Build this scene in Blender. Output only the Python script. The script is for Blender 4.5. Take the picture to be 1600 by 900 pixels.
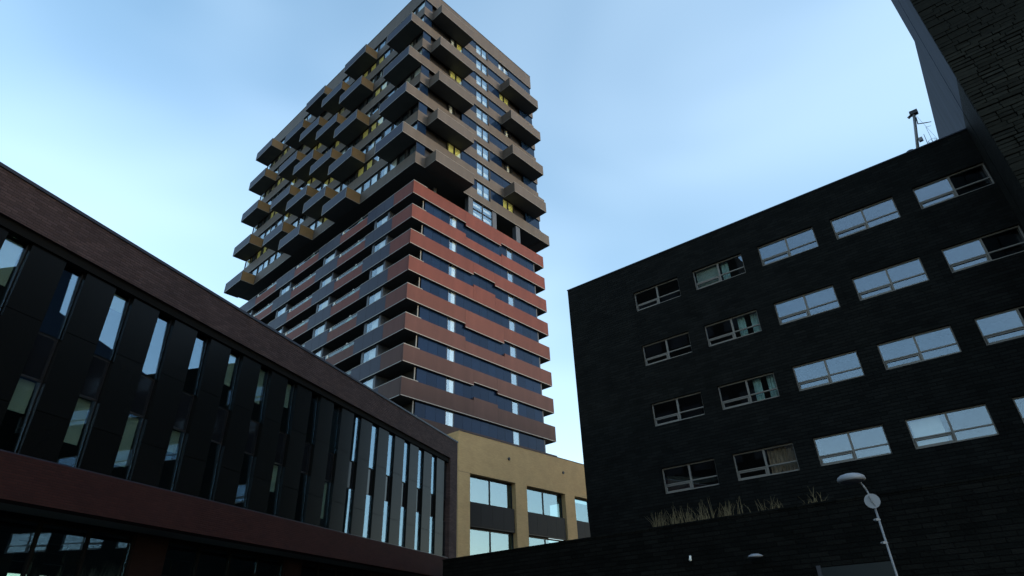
import bpy, bmesh, math, random
from mathutils import Matrix, Vector
random.seed(7)
R = math.radians
S = bpy.context.scene
COL = S.collection
for o in list(bpy.data.objects):
    bpy.data.objects.remove(o)

# ------------------------------------------------------------------ camera
FPX = 948.45                                   # focal length in pixels of a 1600 px wide picture
PITCH, ROLL = R(30.6935), R(-2.2795)
fw = Vector((0, math.cos(PITCH), math.sin(PITCH)))
u0 = Vector((0, -math.sin(PITCH), math.cos(PITCH)))
r0 = Vector((1, 0, 0))
rt = math.cos(ROLL) * r0 + math.sin(ROLL) * u0
up = -math.sin(ROLL) * r0 + math.cos(ROLL) * u0
cd = bpy.data.cameras.new('camera')
cam = bpy.data.objects.new('camera', cd)
COL.objects.link(cam)
cd.sensor_width = 36
cd.lens = FPX / 1600 * 36
cd.clip_start, cd.clip_end = 0.1, 20000
CAM = Vector((0, 0, 1.6))
M = Matrix((rt, up, -fw)).transposed().to_4x4()
M.translation = CAM
cam.matrix_world = M
S.camera = cam

# ------------------------------------------------------------------ sky and sun
SUN_AZ, SUN_EL = 112.0, 12.0                    # degrees clockwise from the +Y axis, above the horizon
w = bpy.data.worlds.new('World')
S.world = w
w.use_nodes = True
nt = w.node_tree
for n in list(nt.nodes):
    nt.nodes.remove(n)
def wn(t, **k):
    n = nt.nodes.new(t)
    for a, b in k.items():
        setattr(n, a, b)
    return n
wout = wn('ShaderNodeOutputWorld')
bg = wn('ShaderNodeBackground')
sky = wn('ShaderNodeTexSky', sky_type='NISHITA', sun_disc=False)
sky.sun_elevation = R(SUN_EL)
sky.sun_rotation = R(SUN_AZ)
sky.air_density, sky.dust_density, sky.ozone_density = 1.0, 0.5, 1.0
bg.inputs['Strength'].default_value = 0.15
# thin high cloud veil, the same all round the sky
tc = wn('ShaderNodeTexCoord')
mp = wn('ShaderNodeMapping')
mp.inputs['Scale'].default_value = (1.0, 1.0, 2.6)
mp.inputs['Rotation'].default_value = (0.8705, 0.5638, 0.7370)
mp.inputs['Location'].default_value = (-7.7887, 0.5210, -3.6194)
ns = wn('ShaderNodeTexNoise')
ns.inputs['Scale'].default_value = 1.3
ns.inputs['Detail'].default_value = 2.2
ns.inputs['Roughness'].default_value = 0.48
ns.inputs['Distortion'].default_value = 0.6
rp = wn('ShaderNodeValToRGB')
rp.color_ramp.elements[0].position = 0.34
rp.color_ramp.elements[0].color = (0, 0, 0, 1)
rp.color_ramp.elements[1].position = 0.80
rp.color_ramp.elements[1].color = (0.13, 0.13, 0.13, 1)
sat = wn('ShaderNodeHueSaturation')
sat.inputs['Saturation'].default_value = 1.22
sat.inputs['Hue'].default_value = 0.498
gm = wn('ShaderNodeGamma')
gm.inputs['Gamma'].default_value = 0.72
mix = wn('ShaderNodeMix', data_type='RGBA')
mix.inputs['B'].default_value = (4.6, 5.4, 6.0, 1)
lk = nt.links.new
lk(tc.outputs['Generated'], mp.inputs['Vector'])
lk(mp.outputs['Vector'], ns.inputs['Vector'])
lk(ns.outputs['Fac'], rp.inputs['Fac'])
lk(sky.outputs['Color'], sat.inputs['Color'])
lk(rp.outputs['Color'], mix.inputs['Factor'])
lk(sat.outputs['Color'], gm.inputs['Color'])
lk(gm.outputs['Color'], mix.inputs['A'])
lk(mix.outputs['Result'], bg.inputs['Color'])
lk(bg.outputs['Background'], wout.inputs['Surface'])

sl = bpy.data.lights.new('sun', 'SUN')
sl.energy = 0.5
sl.angle = R(10)
sl.color = (1.0, 0.86, 0.68)
so = bpy.data.objects.new('sun', sl)
COL.objects.link(so)
sd = Vector((math.sin(R(SUN_AZ)) * math.cos(R(SUN_EL)), math.cos(R(SUN_AZ)) * math.cos(R(SUN_EL)), math.sin(R(SUN_EL))))
so.rotation_euler = sd.to_track_quat('Z', 'Y').to_euler()
so.location = sd * 300

vs = S.view_settings
vs.view_transform = 'Standard'
vs.look = 'None'
vs.exposure = 1.88
vs.gamma = 1.0
vs.use_curve_mapping = False
S.render.engine = 'CYCLES'
S.cycles.max_bounces = 8
S.cycles.transparent_max_bounces = 12

# ------------------------------------------------------------------ materials
MATS = {}
def newmat(name):
    m = bpy.data.materials.new(name)
    m.use_nodes = True
    t = m.node_tree
    b = t.nodes['Principled BSDF']
    return m, t, b
def surf(name, col, rough=0.6, spec=0.25, var=0.12, scale=1.2, bump=0.0, bscale=30.0, metal=0.0, rnd=0.0, coat=0.0, streak=False):
    """plain surface: base colour with soft blotches, fine grain, per-piece variation"""
    if name in MATS: return MATS[name]
    m, t, b = newmat(name)
    N = t.nodes.new; L = t.links.new
    tcn = N('ShaderNodeTexCoord')
    no = N('ShaderNodeTexNoise'); no.inputs['Scale'].default_value = scale; no.inputs['Detail'].default_value = 6
    if streak:
        mpn = N('ShaderNodeMapping'); mpn.inputs['Scale'].default_value = (1.6, 1.6, 0.25)
        L(tcn.outputs['Object'], mpn.inputs['Vector']); L(mpn.outputs['Vector'], no.inputs['Vector'])
    else:
        L(tcn.outputs['Object'], no.inputs['Vector'])
    mr = N('ShaderNodeMapRange'); mr.inputs['To Min'].default_value = 1 - var * 1.6; mr.inputs['To Max'].default_value = 1 + var * 1.6
    L(no.outputs['Fac'], mr.inputs['Value'])
    src = mr.outputs['Result']
    if rnd:
        oi = N('ShaderNodeObjectInfo'); mr2 = N('ShaderNodeMapRange')
        mr2.inputs['To Min'].default_value = 1 - rnd; mr2.inputs['To Max'].default_value = 1 + rnd
        L(oi.outputs['Random'], mr2.inputs['Value'])
        mu = N('ShaderNodeMath'); mu.operation = 'MULTIPLY'
        L(src, mu.inputs[0]); L(mr2.outputs['Result'], mu.inputs[1]); src = mu.outputs[0]
    mx = N('ShaderNodeVectorMath'); mx.operation = 'SCALE'
    mx.inputs[0].default_value = col[:3]
    L(src, mx.inputs['Scale'])
    L(mx.outputs['Vector'], b.inputs['Base Color'])
    b.inputs['Roughness'].default_value = rough
    b.inputs['Specular IOR Level'].default_value = spec
    b.inputs['Metallic'].default_value = metal
    b.inputs['Coat Weight'].default_value = coat
    b.inputs['Coat Roughness'].default_value = 0.15
    if bump:
        n2 = N('ShaderNodeTexNoise'); n2.inputs['Scale'].default_value = bscale; n2.inputs['Detail'].default_value = 4
        L(tcn.outputs['Object'], n2.inputs['Vector'])
        bp = N('ShaderNodeBump'); bp.inputs['Strength'].default_value = bump; bp.inputs['Distance'].default_value = 0.02
        L(n2.outputs['Fac'], bp.inputs['Height']); L(bp.outputs['Normal'], b.inputs['Normal'])
    MATS[name] = m
    return m
def brick(name, c1, c2, mortar, bw, bh, ms=0.012, rough=0.7, bump=0.6, var=0.2, spec=0.1, dist=0.012):
    """fine brickwork too small to pick apart: courses run along local X and Z (or Y and Z)"""
    if name in MATS: return MATS[name]
    m, t, b = newmat(name)
    N = t.nodes.new; L = t.links.new
    tcn = N('ShaderNodeTexCoord'); sp = N('ShaderNodeSeparateXYZ'); L(tcn.outputs['Object'], sp.inputs[0])
    ad = N('ShaderNodeMath'); ad.operation = 'ADD'; L(sp.outputs['X'], ad.inputs[0]); L(sp.outputs['Y'], ad.inputs[1])
    cb = N('ShaderNodeCombineXYZ'); L(ad.outputs[0], cb.inputs['X']); L(sp.outputs['Z'], cb.inputs['Y'])
    br = N('ShaderNodeTexBrick')
    br.inputs['Scale'].default_value = 1
    br.inputs['Brick Width'].default_value = bw; br.inputs['Row Height'].default_value = bh
    br.inputs['Mortar Size'].default_value = ms; br.inputs['Mortar Smooth'].default_value = 0.3
    br.inputs['Color1'].default_value = (*c1, 1); br.inputs['Color2'].default_value = (*c2, 1); br.inputs['Mortar'].default_value = (*mortar, 1)
    L(cb.outputs[0], br.inputs['Vector'])
    no = N('ShaderNodeTexNoise'); no.inputs['Scale'].default_value = 0.9; no.inputs['Detail'].default_value = 7
    L(tcn.outputs['Object'], no.inputs['Vector'])
    mr = N('ShaderNodeMapRange'); mr.inputs['To Min'].default_value = 1 - 1.8 * var; mr.inputs['To Max'].default_value = 1 + 1.8 * var
    L(no.outputs['Fac'], mr.inputs['Value'])
    mx = N('ShaderNodeVectorMath'); mx.operation = 'SCALE'
    L(br.outputs['Color'], mx.inputs[0]); L(mr.outputs['Result'], mx.inputs['Scale'])
    L(mx.outputs['Vector'], b.inputs['Base Color'])
    b.inputs['Roughness'].default_value = rough
    b.inputs['Specular IOR Level'].default_value = spec
    n2 = N('ShaderNodeTexNoise'); n2.inputs['Scale'].default_value = 14; n2.inputs['Detail'].default_value = 5
    L(tcn.outputs['Object'], n2.inputs['Vector'])
    m2 = N('ShaderNodeMath'); m2.operation = 'MULTIPLY_ADD'; m2.inputs[1].default_value = -1.0
    L(br.outputs['Fac'], m2.inputs[0]); L(n2.outputs['Fac'], m2.inputs[2])
    bp = N('ShaderNodeBump'); bp.inputs['Strength'].default_value = bump; bp.inputs['Distance'].default_value = dist
    L(m2.outputs[0], bp.inputs['Height']); L(bp.outputs['Normal'], b.inputs['Normal'])
    MATS[name] = m
    return m
def glass(name, tint, ior=1.9, rough=0.01, gcol=(1, 1, 1), wav=0.0):
    """window pane: see-through with a mirror reflection that grows towards grazing"""
    if name in MATS: return MATS[name]
    m = bpy.data.materials.new(name); m.use_nodes = True
    t = m.node_tree; t.nodes.clear()
    N = t.nodes.new; L = t.links.new
    out = N('ShaderNodeOutputMaterial'); mxs = N('ShaderNodeMixShader'); tr = N('ShaderNodeBsdfTransparent'); gl = N('ShaderNodeBsdfGlossy'); fr = N('ShaderNodeFresnel')
    tr.inputs['Color'].default_value = (*tint, 1); gl.inputs['Color'].default_value = (*gcol, 1); gl.inputs['Roughness'].default_value = rough
    gm_ = N('ShaderNodeNewGeometry'); im = N('ShaderNodeMapRange')          # the same reflectance from either side of the pane
    im.inputs['To Min'].default_value = ior; im.inputs['To Max'].default_value = 1.0 / ior
    L(gm_.outputs['Backfacing'], im.inputs['Value']); L(im.outputs['Result'], fr.inputs['IOR'])
    if wav:
        tcn = N('ShaderNodeTexCoord'); no = N('ShaderNodeTexNoise'); no.inputs['Scale'].default_value = 0.9; no.inputs['Detail'].default_value = 1
        L(tcn.outputs['Object'], no.inputs['Vector'])
        bp = N('ShaderNodeBump'); bp.inputs['Strength'].default_value = 1.0; bp.inputs['Distance'].default_value = wav
        L(no.outputs['Fac'], bp.inputs['Height']); L(bp.outputs['Normal'], gl.inputs['Normal'])
    L(fr.outputs['Fac'], mxs.inputs['Fac']); L(tr.outputs[0], mxs.inputs[1]); L(gl.outputs[0], mxs.inputs[2]); L(mxs.outputs[0], out.inputs['Surface'])
    MATS[name] = m
    return m

# tower
fascia_brown = surf('bronze grey cladding', (0.102, 0.085, 0.074), 0.55, 0.15, 0.16, 0.9, rnd=0.08, streak=True)
RED = [surf('red brown cladding %d' % i, [(0.150, 0.046, 0.036), (0.148, 0.046, 0.036), (0.142, 0.045, 0.036), (0.138, 0.045, 0.036), (0.122, 0.046, 0.037), (0.106, 0.046, 0.039), (0.086, 0.044, 0.039), (0.072, 0.042, 0.038), (0.064, 0.042, 0.038), (0.070, 0.040, 0.035), (0.070, 0.040, 0.035)][i], 0.55, 0.12, 0.16, 0.9, rnd=0.07, streak=True) for i in range(11)]  # shade on the lower floors is put into their greyer colours
slate = surf('slate blue cladding', (0.027, 0.029, 0.052), 0.45, 0.15, 0.08, 0.6, rnd=0.10, streak=True)
bronze = surf('golden bronze cladding', (0.25, 0.150, 0.068), 0.45, 0.25, 0.14, 1.5, rnd=0.12)
trim = surf('pale aluminium trim', (0.225, 0.21, 0.19), 0.45, 0.5, 0.06)
soffit = surf('dark soffit board', (0.080, 0.085, 0.082), 0.75, 0.3, 0.12, 1.0)
core_m = surf('dark core wall', (0.014, 0.0145, 0.015), 0.8, 0.3, 0.15, 0.8)
navy = surf('navy glass panel', (0.0060, 0.0160, 0.040), 0.08, 0.22, 0.05, 0.4, rnd=0.25)
navy.node_tree.nodes['Principled BSDF'].inputs['Specular Tint'].default_value = (0.28, 0.48, 0.8, 1)
frame_grey = surf('grey blue window frame', (0.07, 0.08, 0.10), 0.45)
frame_dark = surf('black window frame', (0.012, 0.012, 0.014), 0.4)
clear = glass('clear window glass', (0.93, 0.96, 0.97), 2.0, 0.01, (0.85, 0.94, 1.0), 0.0008)
bright = glass('sky bright window glass', (0.92, 0.96, 0.98), 2.5, 0.01, (0.72, 0.90, 1.0), 0.0008)
pale_room = surf('pale room', (0.16, 0.19, 0.22), 0.9, 0.1)
railglass = glass('railing glass', (0.70, 0.80, 0.78), 1.5, 0.03)
cur_white = surf('white curtain', (0.66, 0.66, 0.62), 0.9, 0.1, 0.15, 3)
cur_cream = surf('cream blind', (0.60, 0.52, 0.33), 0.9, 0.1, 0.12, 3)
cur_yellow = surf('lit yellow curtain', (0.50, 0.46, 0.13), 0.9, 0.1, 0.2, 3)
cb_ = cur_yellow.node_tree.nodes['Principled BSDF']
cb_.inputs['Emission Color'].default_value = (1.0, 0.86, 0.26, 1)      # right face: lamps behind; left face: glow stands in for golden reflections
cb_.inputs['Emission Strength'].default_value = 0.035
dark_room = surf('dim room', (0.05, 0.05, 0.052), 0.9, 0.1)
white_spot = surf('white enamel', (0.8, 0.79, 0.74), 0.4)
# left building
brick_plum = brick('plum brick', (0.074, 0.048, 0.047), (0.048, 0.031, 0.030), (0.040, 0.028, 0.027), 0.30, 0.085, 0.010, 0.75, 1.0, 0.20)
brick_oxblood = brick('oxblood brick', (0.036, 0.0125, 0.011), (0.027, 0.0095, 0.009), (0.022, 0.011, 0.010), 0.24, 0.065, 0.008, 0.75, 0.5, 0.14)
oxblood_shaded = brick('shaded oxblood brick', (0.017, 0.0085, 0.008), (0.013, 0.0065, 0.006), (0.011, 0.007, 0.0065), 0.24, 0.065, 0.008, 0.75, 0.5, 0.14)  # oxblood brick again, with shade put into the colour
coping_m = surf('dark coping metal', (0.02, 0.022, 0.035), 0.4)
panel_m = surf('dark enamelled glass panel', (0.0034, 0.0038, 0.0038), 0.26, 0.11, 0.06, 0.5, rnd=0.15)
spandrel_m = surf('grey spandrel', (0.006, 0.007, 0.009), 0.07, 0.5)
slit_glass = glass('slit window glass', (0.82, 0.88, 0.85), 2.5, 0.008, (0.60, 0.81, 1.0), 0.0006)
blind_m = surf('pale green blind', (0.34, 0.40, 0.36), 0.9, 0.1, 0.1, 2)
room_m = surf('room wall', (0.05, 0.05, 0.043), 0.9, 0.1)
# yellow building
ochre = brick('ochre brick', (0.57, 0.38, 0.190), (0.51, 0.335, 0.165), (0.49, 0.32, 0.157), 0.24, 0.065, 0.006, 0.8, 0.22, 0.10)
spandrel_dark = surf('charcoal spandrel panel', (0.012, 0.012, 0.0145), 0.45, 0.1, 0.06, 0.8, rnd=0.22)
sky_glass = glass('mirror window glass', (0.5, 0.6, 0.6), 2.6, 0.008, (0.62, 0.86, 1.0), 0.0005)
# right building
brick_black = brick('black brick', (0.0098, 0.0102, 0.0095), (0.0052, 0.0056, 0.0052), (0.003, 0.003, 0.003), 0.62, 0.155, 0.014, 0.75, 1.0, 0.42, 0.06, 0.03)
brick_rough = brick('rough black brick', (0.010, 0.010, 0.0088), (0.0045, 0.005, 0.0045), (0.003, 0.003, 0.003), 0.7, 0.17, 0.016, 0.8, 1.0, 0.4, 0.05, 0.05)
stone_m = surf('black stone brick', (0.0165, 0.0165, 0.0135), 0.8, 0.06, 0.30, 4.0, 0.7, 9.0, rnd=0.28)
stone_back = surf('black joint', (0.006, 0.006, 0.006), 0.9, 0.1)
zinc = surf('dull blue grey metal cladding', (0.030, 0.038, 0.060), 0.6, 0.03, 0.34, 0.9, 0.15, 12, streak=True)
win_grey = surf('grey aluminium window frame', (0.17, 0.155, 0.14), 0.5)
win_glass = glass('office window glass', (0.90, 0.93, 0.93), 2.2, 0.008, (0.78, 0.87, 1.0), 0.0006)
curtain_g = surf('teal grey curtain', (0.40, 0.58, 0.55), 0.9, 0.1, 0.3, 3)
curtain_b = surf('brown curtain', (0.34, 0.24, 0.17), 0.9, 0.1, 0.3, 3)
galv = surf('galvanised steel', (0.22, 0.225, 0.24), 0.45, 0.5, 0.12, 8)
lamp_white = surf('pale lamp enamel', (0.26, 0.27, 0.30), 0.35)
dark_metal = surf('dark metal', (0.05, 0.05, 0.06), 0.5)
paving = brick('grey paving', (0.11, 0.105, 0.10), (0.09, 0.087, 0.085), (0.05, 0.05, 0.05), 0.6, 0.3, 0.01, 0.85, 0.3, 0.1)
straw = surf('dry grass blade', (0.16, 0.125, 0.07), 0.8, 0.2, 0.35, 6)

# ------------------------------------------------------------------ mesh helpers
class MB:
    def __init__(s): s.v = []; s.f = []
    def quad(s, a, b, c, d):
        n = len(s.v); s.v += [a, b, c, d]; s.f.append((n, n + 1, n + 2, n + 3))
    def box(s, x0, x1, y0, y1, z0, z1):
        if x0 > x1: x0, x1 = x1, x0
        if y0 > y1: y0, y1 = y1, y0
        if z0 > z1: z0, z1 = z1, z0
        n = len(s.v)
        s.v += [(x0, y0, z0), (x1, y0, z0), (x1, y1, z0), (x0, y1, z0), (x0, y0, z1), (x1, y0, z1), (x1, y1, z1), (x0, y1, z1)]
        s.f += [(n, n + 3, n + 2, n + 1), (n + 4, n + 5, n + 6, n + 7), (n, n + 1, n + 5, n + 4), (n + 1, n + 2, n + 6, n + 5), (n + 2, n + 3, n + 7, n + 6), (n + 3, n, n + 4, n + 7)]
        return s
    def tube(s, p, q, ra, rb=None, seg=10, cap=True):
        rb = ra if rb is None else rb
        p, q = Vector(p), Vector(q); d = (q - p).normalized()
        a = d.orthogonal().normalized(); b = d.cross(a); n = len(s.v)
        for c, r in ((p, ra), (q, rb)):
            for i in range(seg):
                t = 2 * math.pi * i / seg
                s.v.append(tuple(c + a * math.cos(t) * r + b * math.sin(t) * r))
        for i in range(seg):
            j = (i + 1) % seg
            s.f.append((n + i, n + j, n + seg + j, n + seg + i))
        if cap:
            s.f.append(tuple(n + seg - 1 - i for i in range(seg))); s.f.append(tuple(n + seg + i for i in range(seg)))
        return s
    def lathe(s, c, prof, seg=28):
        n = len(s.v); c = Vector(c)
        for r, z in prof:
            for i in range(seg):
                t = 2 * math.pi * i / seg
                s.v.append((c.x + r * math.cos(t), c.y + r * math.sin(t), c.z + z))
        for k in range(len(prof) - 1):
            for i in range(seg):
                j = (i + 1) % seg
                s.f.append((n + k * seg + i, n + k * seg + j, n + (k + 1) * seg + j, n + (k + 1) * seg + i))
        return s
    def mesh(s, name, mat, smooth=False):
        me = bpy.data.meshes.new(name)
        me.from_pydata(s.v, [], s.f); me.update()
        if mat: me.materials.append(mat)
        if smooth:
            for p in me.polygons: p.use_smooth = True
        return me
    def build(s, name, mat, parent=None, smooth=False):
        return link(name, s.mesh(name, mat, smooth), parent)
def link(name, me, parent=None, loc=None, rot=None, label=None):
    o = bpy.data.objects.new(name, me); COL.objects.link(o)
    if parent is not None: o.parent = parent
    if loc is not None: o.location = loc
    if rot is not None: o.rotation_euler = rot
    if label: o['label'] = label
    return o
def box(name, mat, parent, x0, x1, y0, y1, z0, z1):
    return MB().box(x0, x1, y0, y1, z0, z1).build(name, mat, parent)
CACHE = {}
def cbox(name, mat, parent, x0, x1, y0, y1, z0, z1):
    """box whose mesh is shared between pieces of the same size; origin at its corner"""
    k = (name, mat.name, round(x1 - x0, 3), round(y1 - y0, 3), round(z1 - z0, 3))
    if k not in CACHE: CACHE[k] = MB().box(0, x1 - x0, 0, y1 - y0, 0, z1 - z0).mesh(name, mat)
    return link(name, CACHE[k], parent, (x0, y0, z0))
def tag(o, label, cat, group=None, kind=None):
    if label: o['label'] = label
    if cat: o['category'] = cat
    if group: o['group'] = group
    if kind: o['kind'] = kind
    return o
def thing(name, label, cat, loc, az, group=None):
    """Empty at a thing's base; local X runs along compass azimuth az, local Y goes inwards (90 degrees left of it)"""
    o = bpy.data.objects.new(name, None); COL.objects.link(o)
    o.empty_display_size = 0.5
    o.location = loc; o.rotation_euler = (0, 0, R(90 - az))
    return tag(o, label, cat, group)
def wall_holes(name, mat, parent, x0, x1, z0, z1, y, thick, holes):
    """wall sheet at y with rectangular openings (a,b,c,d) and reveals going back by thick"""
    m = MB()
    xs = sorted({x0, x1} | {h[0] for h in holes} | {h[1] for h in holes})
    zs = sorted({z0, z1} | {h[2] for h in holes} | {h[3] for h in holes})
    for i in range(len(xs) - 1):
        for j in range(len(zs) - 1):
            cx, cz = (xs[i] + xs[i + 1]) / 2, (zs[j] + zs[j + 1]) / 2
            if any(h[0] < cx < h[1] and h[2] < cz < h[3] for h in holes): continue
            a, b, c, d = xs[i], xs[i + 1], zs[j], zs[j + 1]
            m.quad((a, y, c), (b, y, c), (b, y, d), (a, y, d))
    for a, b, c, d in holes:
        t = y + thick
        m.quad((a, y, c), (a, t, c), (b, t, c), (b, y, c))
        m.quad((a, y, d), (b, y, d), (b, t, d), (a, t, d))
        m.quad((a, y, c), (a, y, d), (a, t, d), (a, t, c))
        m.quad((b, y, c), (b, t, c), (b, t, d), (b, y, d))
    return m.build(name, mat, parent)
def ray(px, py):
    d = fw * FPX + rt * (px - 800) - up * (py - 450)
    return d.normalized()
def at(px, py, dist):
    """point seen at a photo pixel, dist metres away measured along the ground"""
    r = ray(px, py)
    return CAM + r * (dist / math.hypot(r.x, r.y))

# ------------------------------------------------------------------ ground
g = MB(); g.quad((-3000, -3000, 0), (3000, -3000, 0), (3000, 3000, 0), (-3000, 3000, 0))
tag(g.build('ground', paving), None, None, kind='structure')

# ------------------------------------------------------------------ apartment tower
AZT = 41.691
tw = thing('apartment_tower', 'tall apartment tower with stacked brown balconies above red brown banded floors', 'tower', (-9.349, 46.367, 0), AZT)
W, D = 19.9, 38.4                        # width of the right face (local X), length of the left face (local Y)
T = 0.15                                 # cladding thickness
box('core_wall', core_m, tw, 1.80, 18.20, 0.40, 36.6, 0, 42.0)
box('core_wall', core_m, tw, 3.2, 17.0, 3.0, 35.2, 42.0, 44.55)
box('core_wall', core_m, tw, 0.45, 19.45, 0.45, 37.95, 44.55, 73.6)
box('roof', soffit, tw, 0.3, 19.6, 0.3, 38.1, 73.6, 73.75)

# lower zone: bands, slabs, glass strips
def jog(s):
    if s in (1, 5, 9): return (7.15, 12.55, -0.36)
    if s in (3, 7): return (8.25, 11.40, 0.30)
    return None
NB = 10
for i in range(NB):
    zt, zb = 42.1 - 3 * i, 40.52 - 3 * i
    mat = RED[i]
    ja, jb = jog(i), jog(i + 1)           # strip above, strip below
    sm = MB().box(T, W - T, 0.36, D - T, zb + 0.03, zb + 0.28)
    if jb and jb[2] > 0: sm.box(T, 1.75, T, 0.36, zb + 0.03, zb + 0.28).box(18.3, W - T, T, 0.36, zb + 0.03, zb + 0.28)
    else: sm.box(T, W - T, T, 0.36, zb + 0.03, zb + 0.28)
    sm.build('floor_slab', soffit, tw)
    cuts = sorted({0.0, W} | ({ja[0], ja[1]} if ja else set()) | ({jb[0], jb[1]} if jb else set()))
    if len(cuts) == 2: cuts = [0.0, 3.3, 6.6, 9.95, 13.2, 16.6, W]
    for a, b in zip(cuts, cuts[1:]):
        c = (a + b) / 2
        t1 = zt + (ja[2] if ja and ja[0] < c < ja[1] else 0)
        b1 = zb + (jb[2] if jb and jb[0] < c < jb[1] else 0)
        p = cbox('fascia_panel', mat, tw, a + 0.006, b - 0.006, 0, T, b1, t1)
        cbox('edge_trim', trim, p, 0, b - a - 0.012, -0.012, -0.002, 0.0, 0.07)
    # railing cap on the corner loggia
    cbox('edge_trim', trim, tw, -0.012, 1.75, -0.012, T + 0.02, zt + 0.002, zt + 0.07)
    # third side
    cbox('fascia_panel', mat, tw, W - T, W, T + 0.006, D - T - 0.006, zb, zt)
    # left face: alternating red and slate lengths, glass railing over the red balcony lengths
    segs = [(0.0, 3.15, 0), (3.15, 7.65, 1)]
    for k in range(1, 4):
        a = 3.15 + 9.6 * k - 0.1
        segs += [(segs[-1][1], a + 0.05, 2), (a + 0.05, a + 4.45, 1)]
    segs += [(segs[-1][1], D, 0)]
    for a, b, kind in segs:
        top = zt - 0.42 if kind == 2 else zt
        a2 = a if a > 0 else T + 0.006
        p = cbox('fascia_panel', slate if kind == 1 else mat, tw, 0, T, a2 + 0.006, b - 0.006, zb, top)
        cbox('edge_trim', trim, p, -0.012, -0.002, 0, b - a2 - 0.012, 0.0, 0.07)
        if kind != 2:
            cbox('edge_trim', trim, p, -0.012, T + 0.01, 0, b - a2 - 0.012, top - zb + 0.002, top - zb + 0.06)
        else:
            q = cbox('glass_railing', railglass, tw, 0.05, 0.075, a + 0.05, b - 0.05, top + 0.01, zt)
            cbox('handrail', trim, q, -0.03, 0.05, 0, b - a - 0.1, zt - top - 0.01, zt - top + 0.04)
            cbox('pale_block', white_spot, tw, -0.03, 0.12, b - 0.62, b - 0.44, top + 0.02, top + 0.33)  # plain white block at the end of the railing
            # white wedge at the other end, a railing reflection built as a shape
            m = MB()
            m.v = [(0.1, a + 0.9, top), (0.1, a + 2.2, top), (0.1, a + 1.4, zt + 0.28), (0.16, a + 0.9, top), (0.16, a + 2.2, top), (0.16, a + 1.4, zt + 0.28)]
            m.f = [(0, 2, 1), (3, 4, 5), (0, 1, 4, 3), (1, 2, 5, 4), (2, 0, 3, 5)]
            m.build('white_wedge', cur_white, tw)
        if kind == 1:
            for jx in (1 / 3, 2 / 3):
                yy = a + (b - a) * jx
                cbox('panel_joint', core_m, p, -0.004, -0.001, (yy - a) - 0.012, (yy - a) + 0.012, 0.07, top - zb - 0.01)
    # glass strip of the right face below this band
    s = i + 1
    z0, z1 = zb - 1.92, zb + 0.02
    if jog(s) and jog(s)[2] > 0: z1 = zb + 0.34
    xs = [1.75 + (5.07 - 1.75) / 3 * k for k in range(3)] + [5.07, 6.05] + [6.05 + (13.65 - 6.05) / 7 * k for k in range(1, 7)] + [13.65, 14.57] + [14.57 + (18.25 - 14.57) / 3 * k for k in range(1, 4)]
    for a, b in zip(xs, xs[1:]):
        if abs(a - 5.07) < 0.01 or abs(a - 13.65) < 0.01:
            fr = MB().box(a, a + 0.05, 0.24, 0.34, z0, z1).box(b - 0.05, b, 0.24, 0.34, z0, z1).box(a + 0.05, b - 0.05, 0.24, 0.34, z0, z0 + 0.05).box(a + 0.05, b - 0.05, 0.24, 0.34, z1 - 0.05, z1).build('window', frame_grey, tw)
            cbox('pane', bright, fr, a + 0.05, b - 0.05, 0.27, 0.29, z0, z1)
            if a < 10:
                cbox('curtain', cur_white, fr, a + 0.45, b - 0.06, 0.33, 0.36, z0, z1)
                cbox('room_back', spandrel_m, fr, a + 0.05, b - 0.05, 0.37, 0.39, z0, z1)
            else:
                cbox('room_back', pale_room, fr, a + 0.05, b - 0.05, 0.36, 0.39, z0, z1)
        else:
            cbox('glazing_panel', navy, tw, a + 0.008, b - 0.008, 0.25, 0.30, z0, z1)
    cbox('corner_post', trim, tw, 1.52, 1.60, 0.28, 0.36, zb - 1.4, zb)
    cbox('end_post', frame_grey, tw, 18.26, 18.42, 0.25, 0.45, zb - 1.4, zb)
    # window bays of the left face
    for k in range(4):
        v0 = 4.0 + 9.6 * k
        fr = MB()
        fr.box(0.22, 0.30, v0, v0 + 0.30, zb - 1.5, zb).box(0.22, 0.30, v0 + 2.2, v0 + 2.55, zb - 1.5, zb).box(0.30, 1.8, v0, v0 + 0.06, zb - 1.5, zb).box(0.30, 1.8, v0 + 2.49, v0 + 2.55, zb - 1.5, zb)
        fr.box(0.22, 0.30, v0 + 0.30, v0 + 2.2, zb - 0.05, zb).box(0.22, 0.30, v0 + 0.30, v0 + 2.2, zb - 1.5, zb - 1.45)
        fr = fr.build('window', frame_grey, tw)
        cbox('pane', clear, fr, 0.25, 0.27, v0 + 0.30, v0 + 2.2, zb - 1.5, zb)
        mcur = cur_white if k % 2 == 0 else cur_cream
        wd = 0.9 if k % 2 == 0 else 1.2
        cbox('curtain', mcur, fr, 0.50, 0.53, v0 + 0.8, v0 + 0.8 + wd, zb - 1.5, zb)
        cbox('room_back', pale_room, fr, 0.75, 0.78, v0 + 0.06, v0 + 2.49, zb - 1.5, zb)

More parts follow.
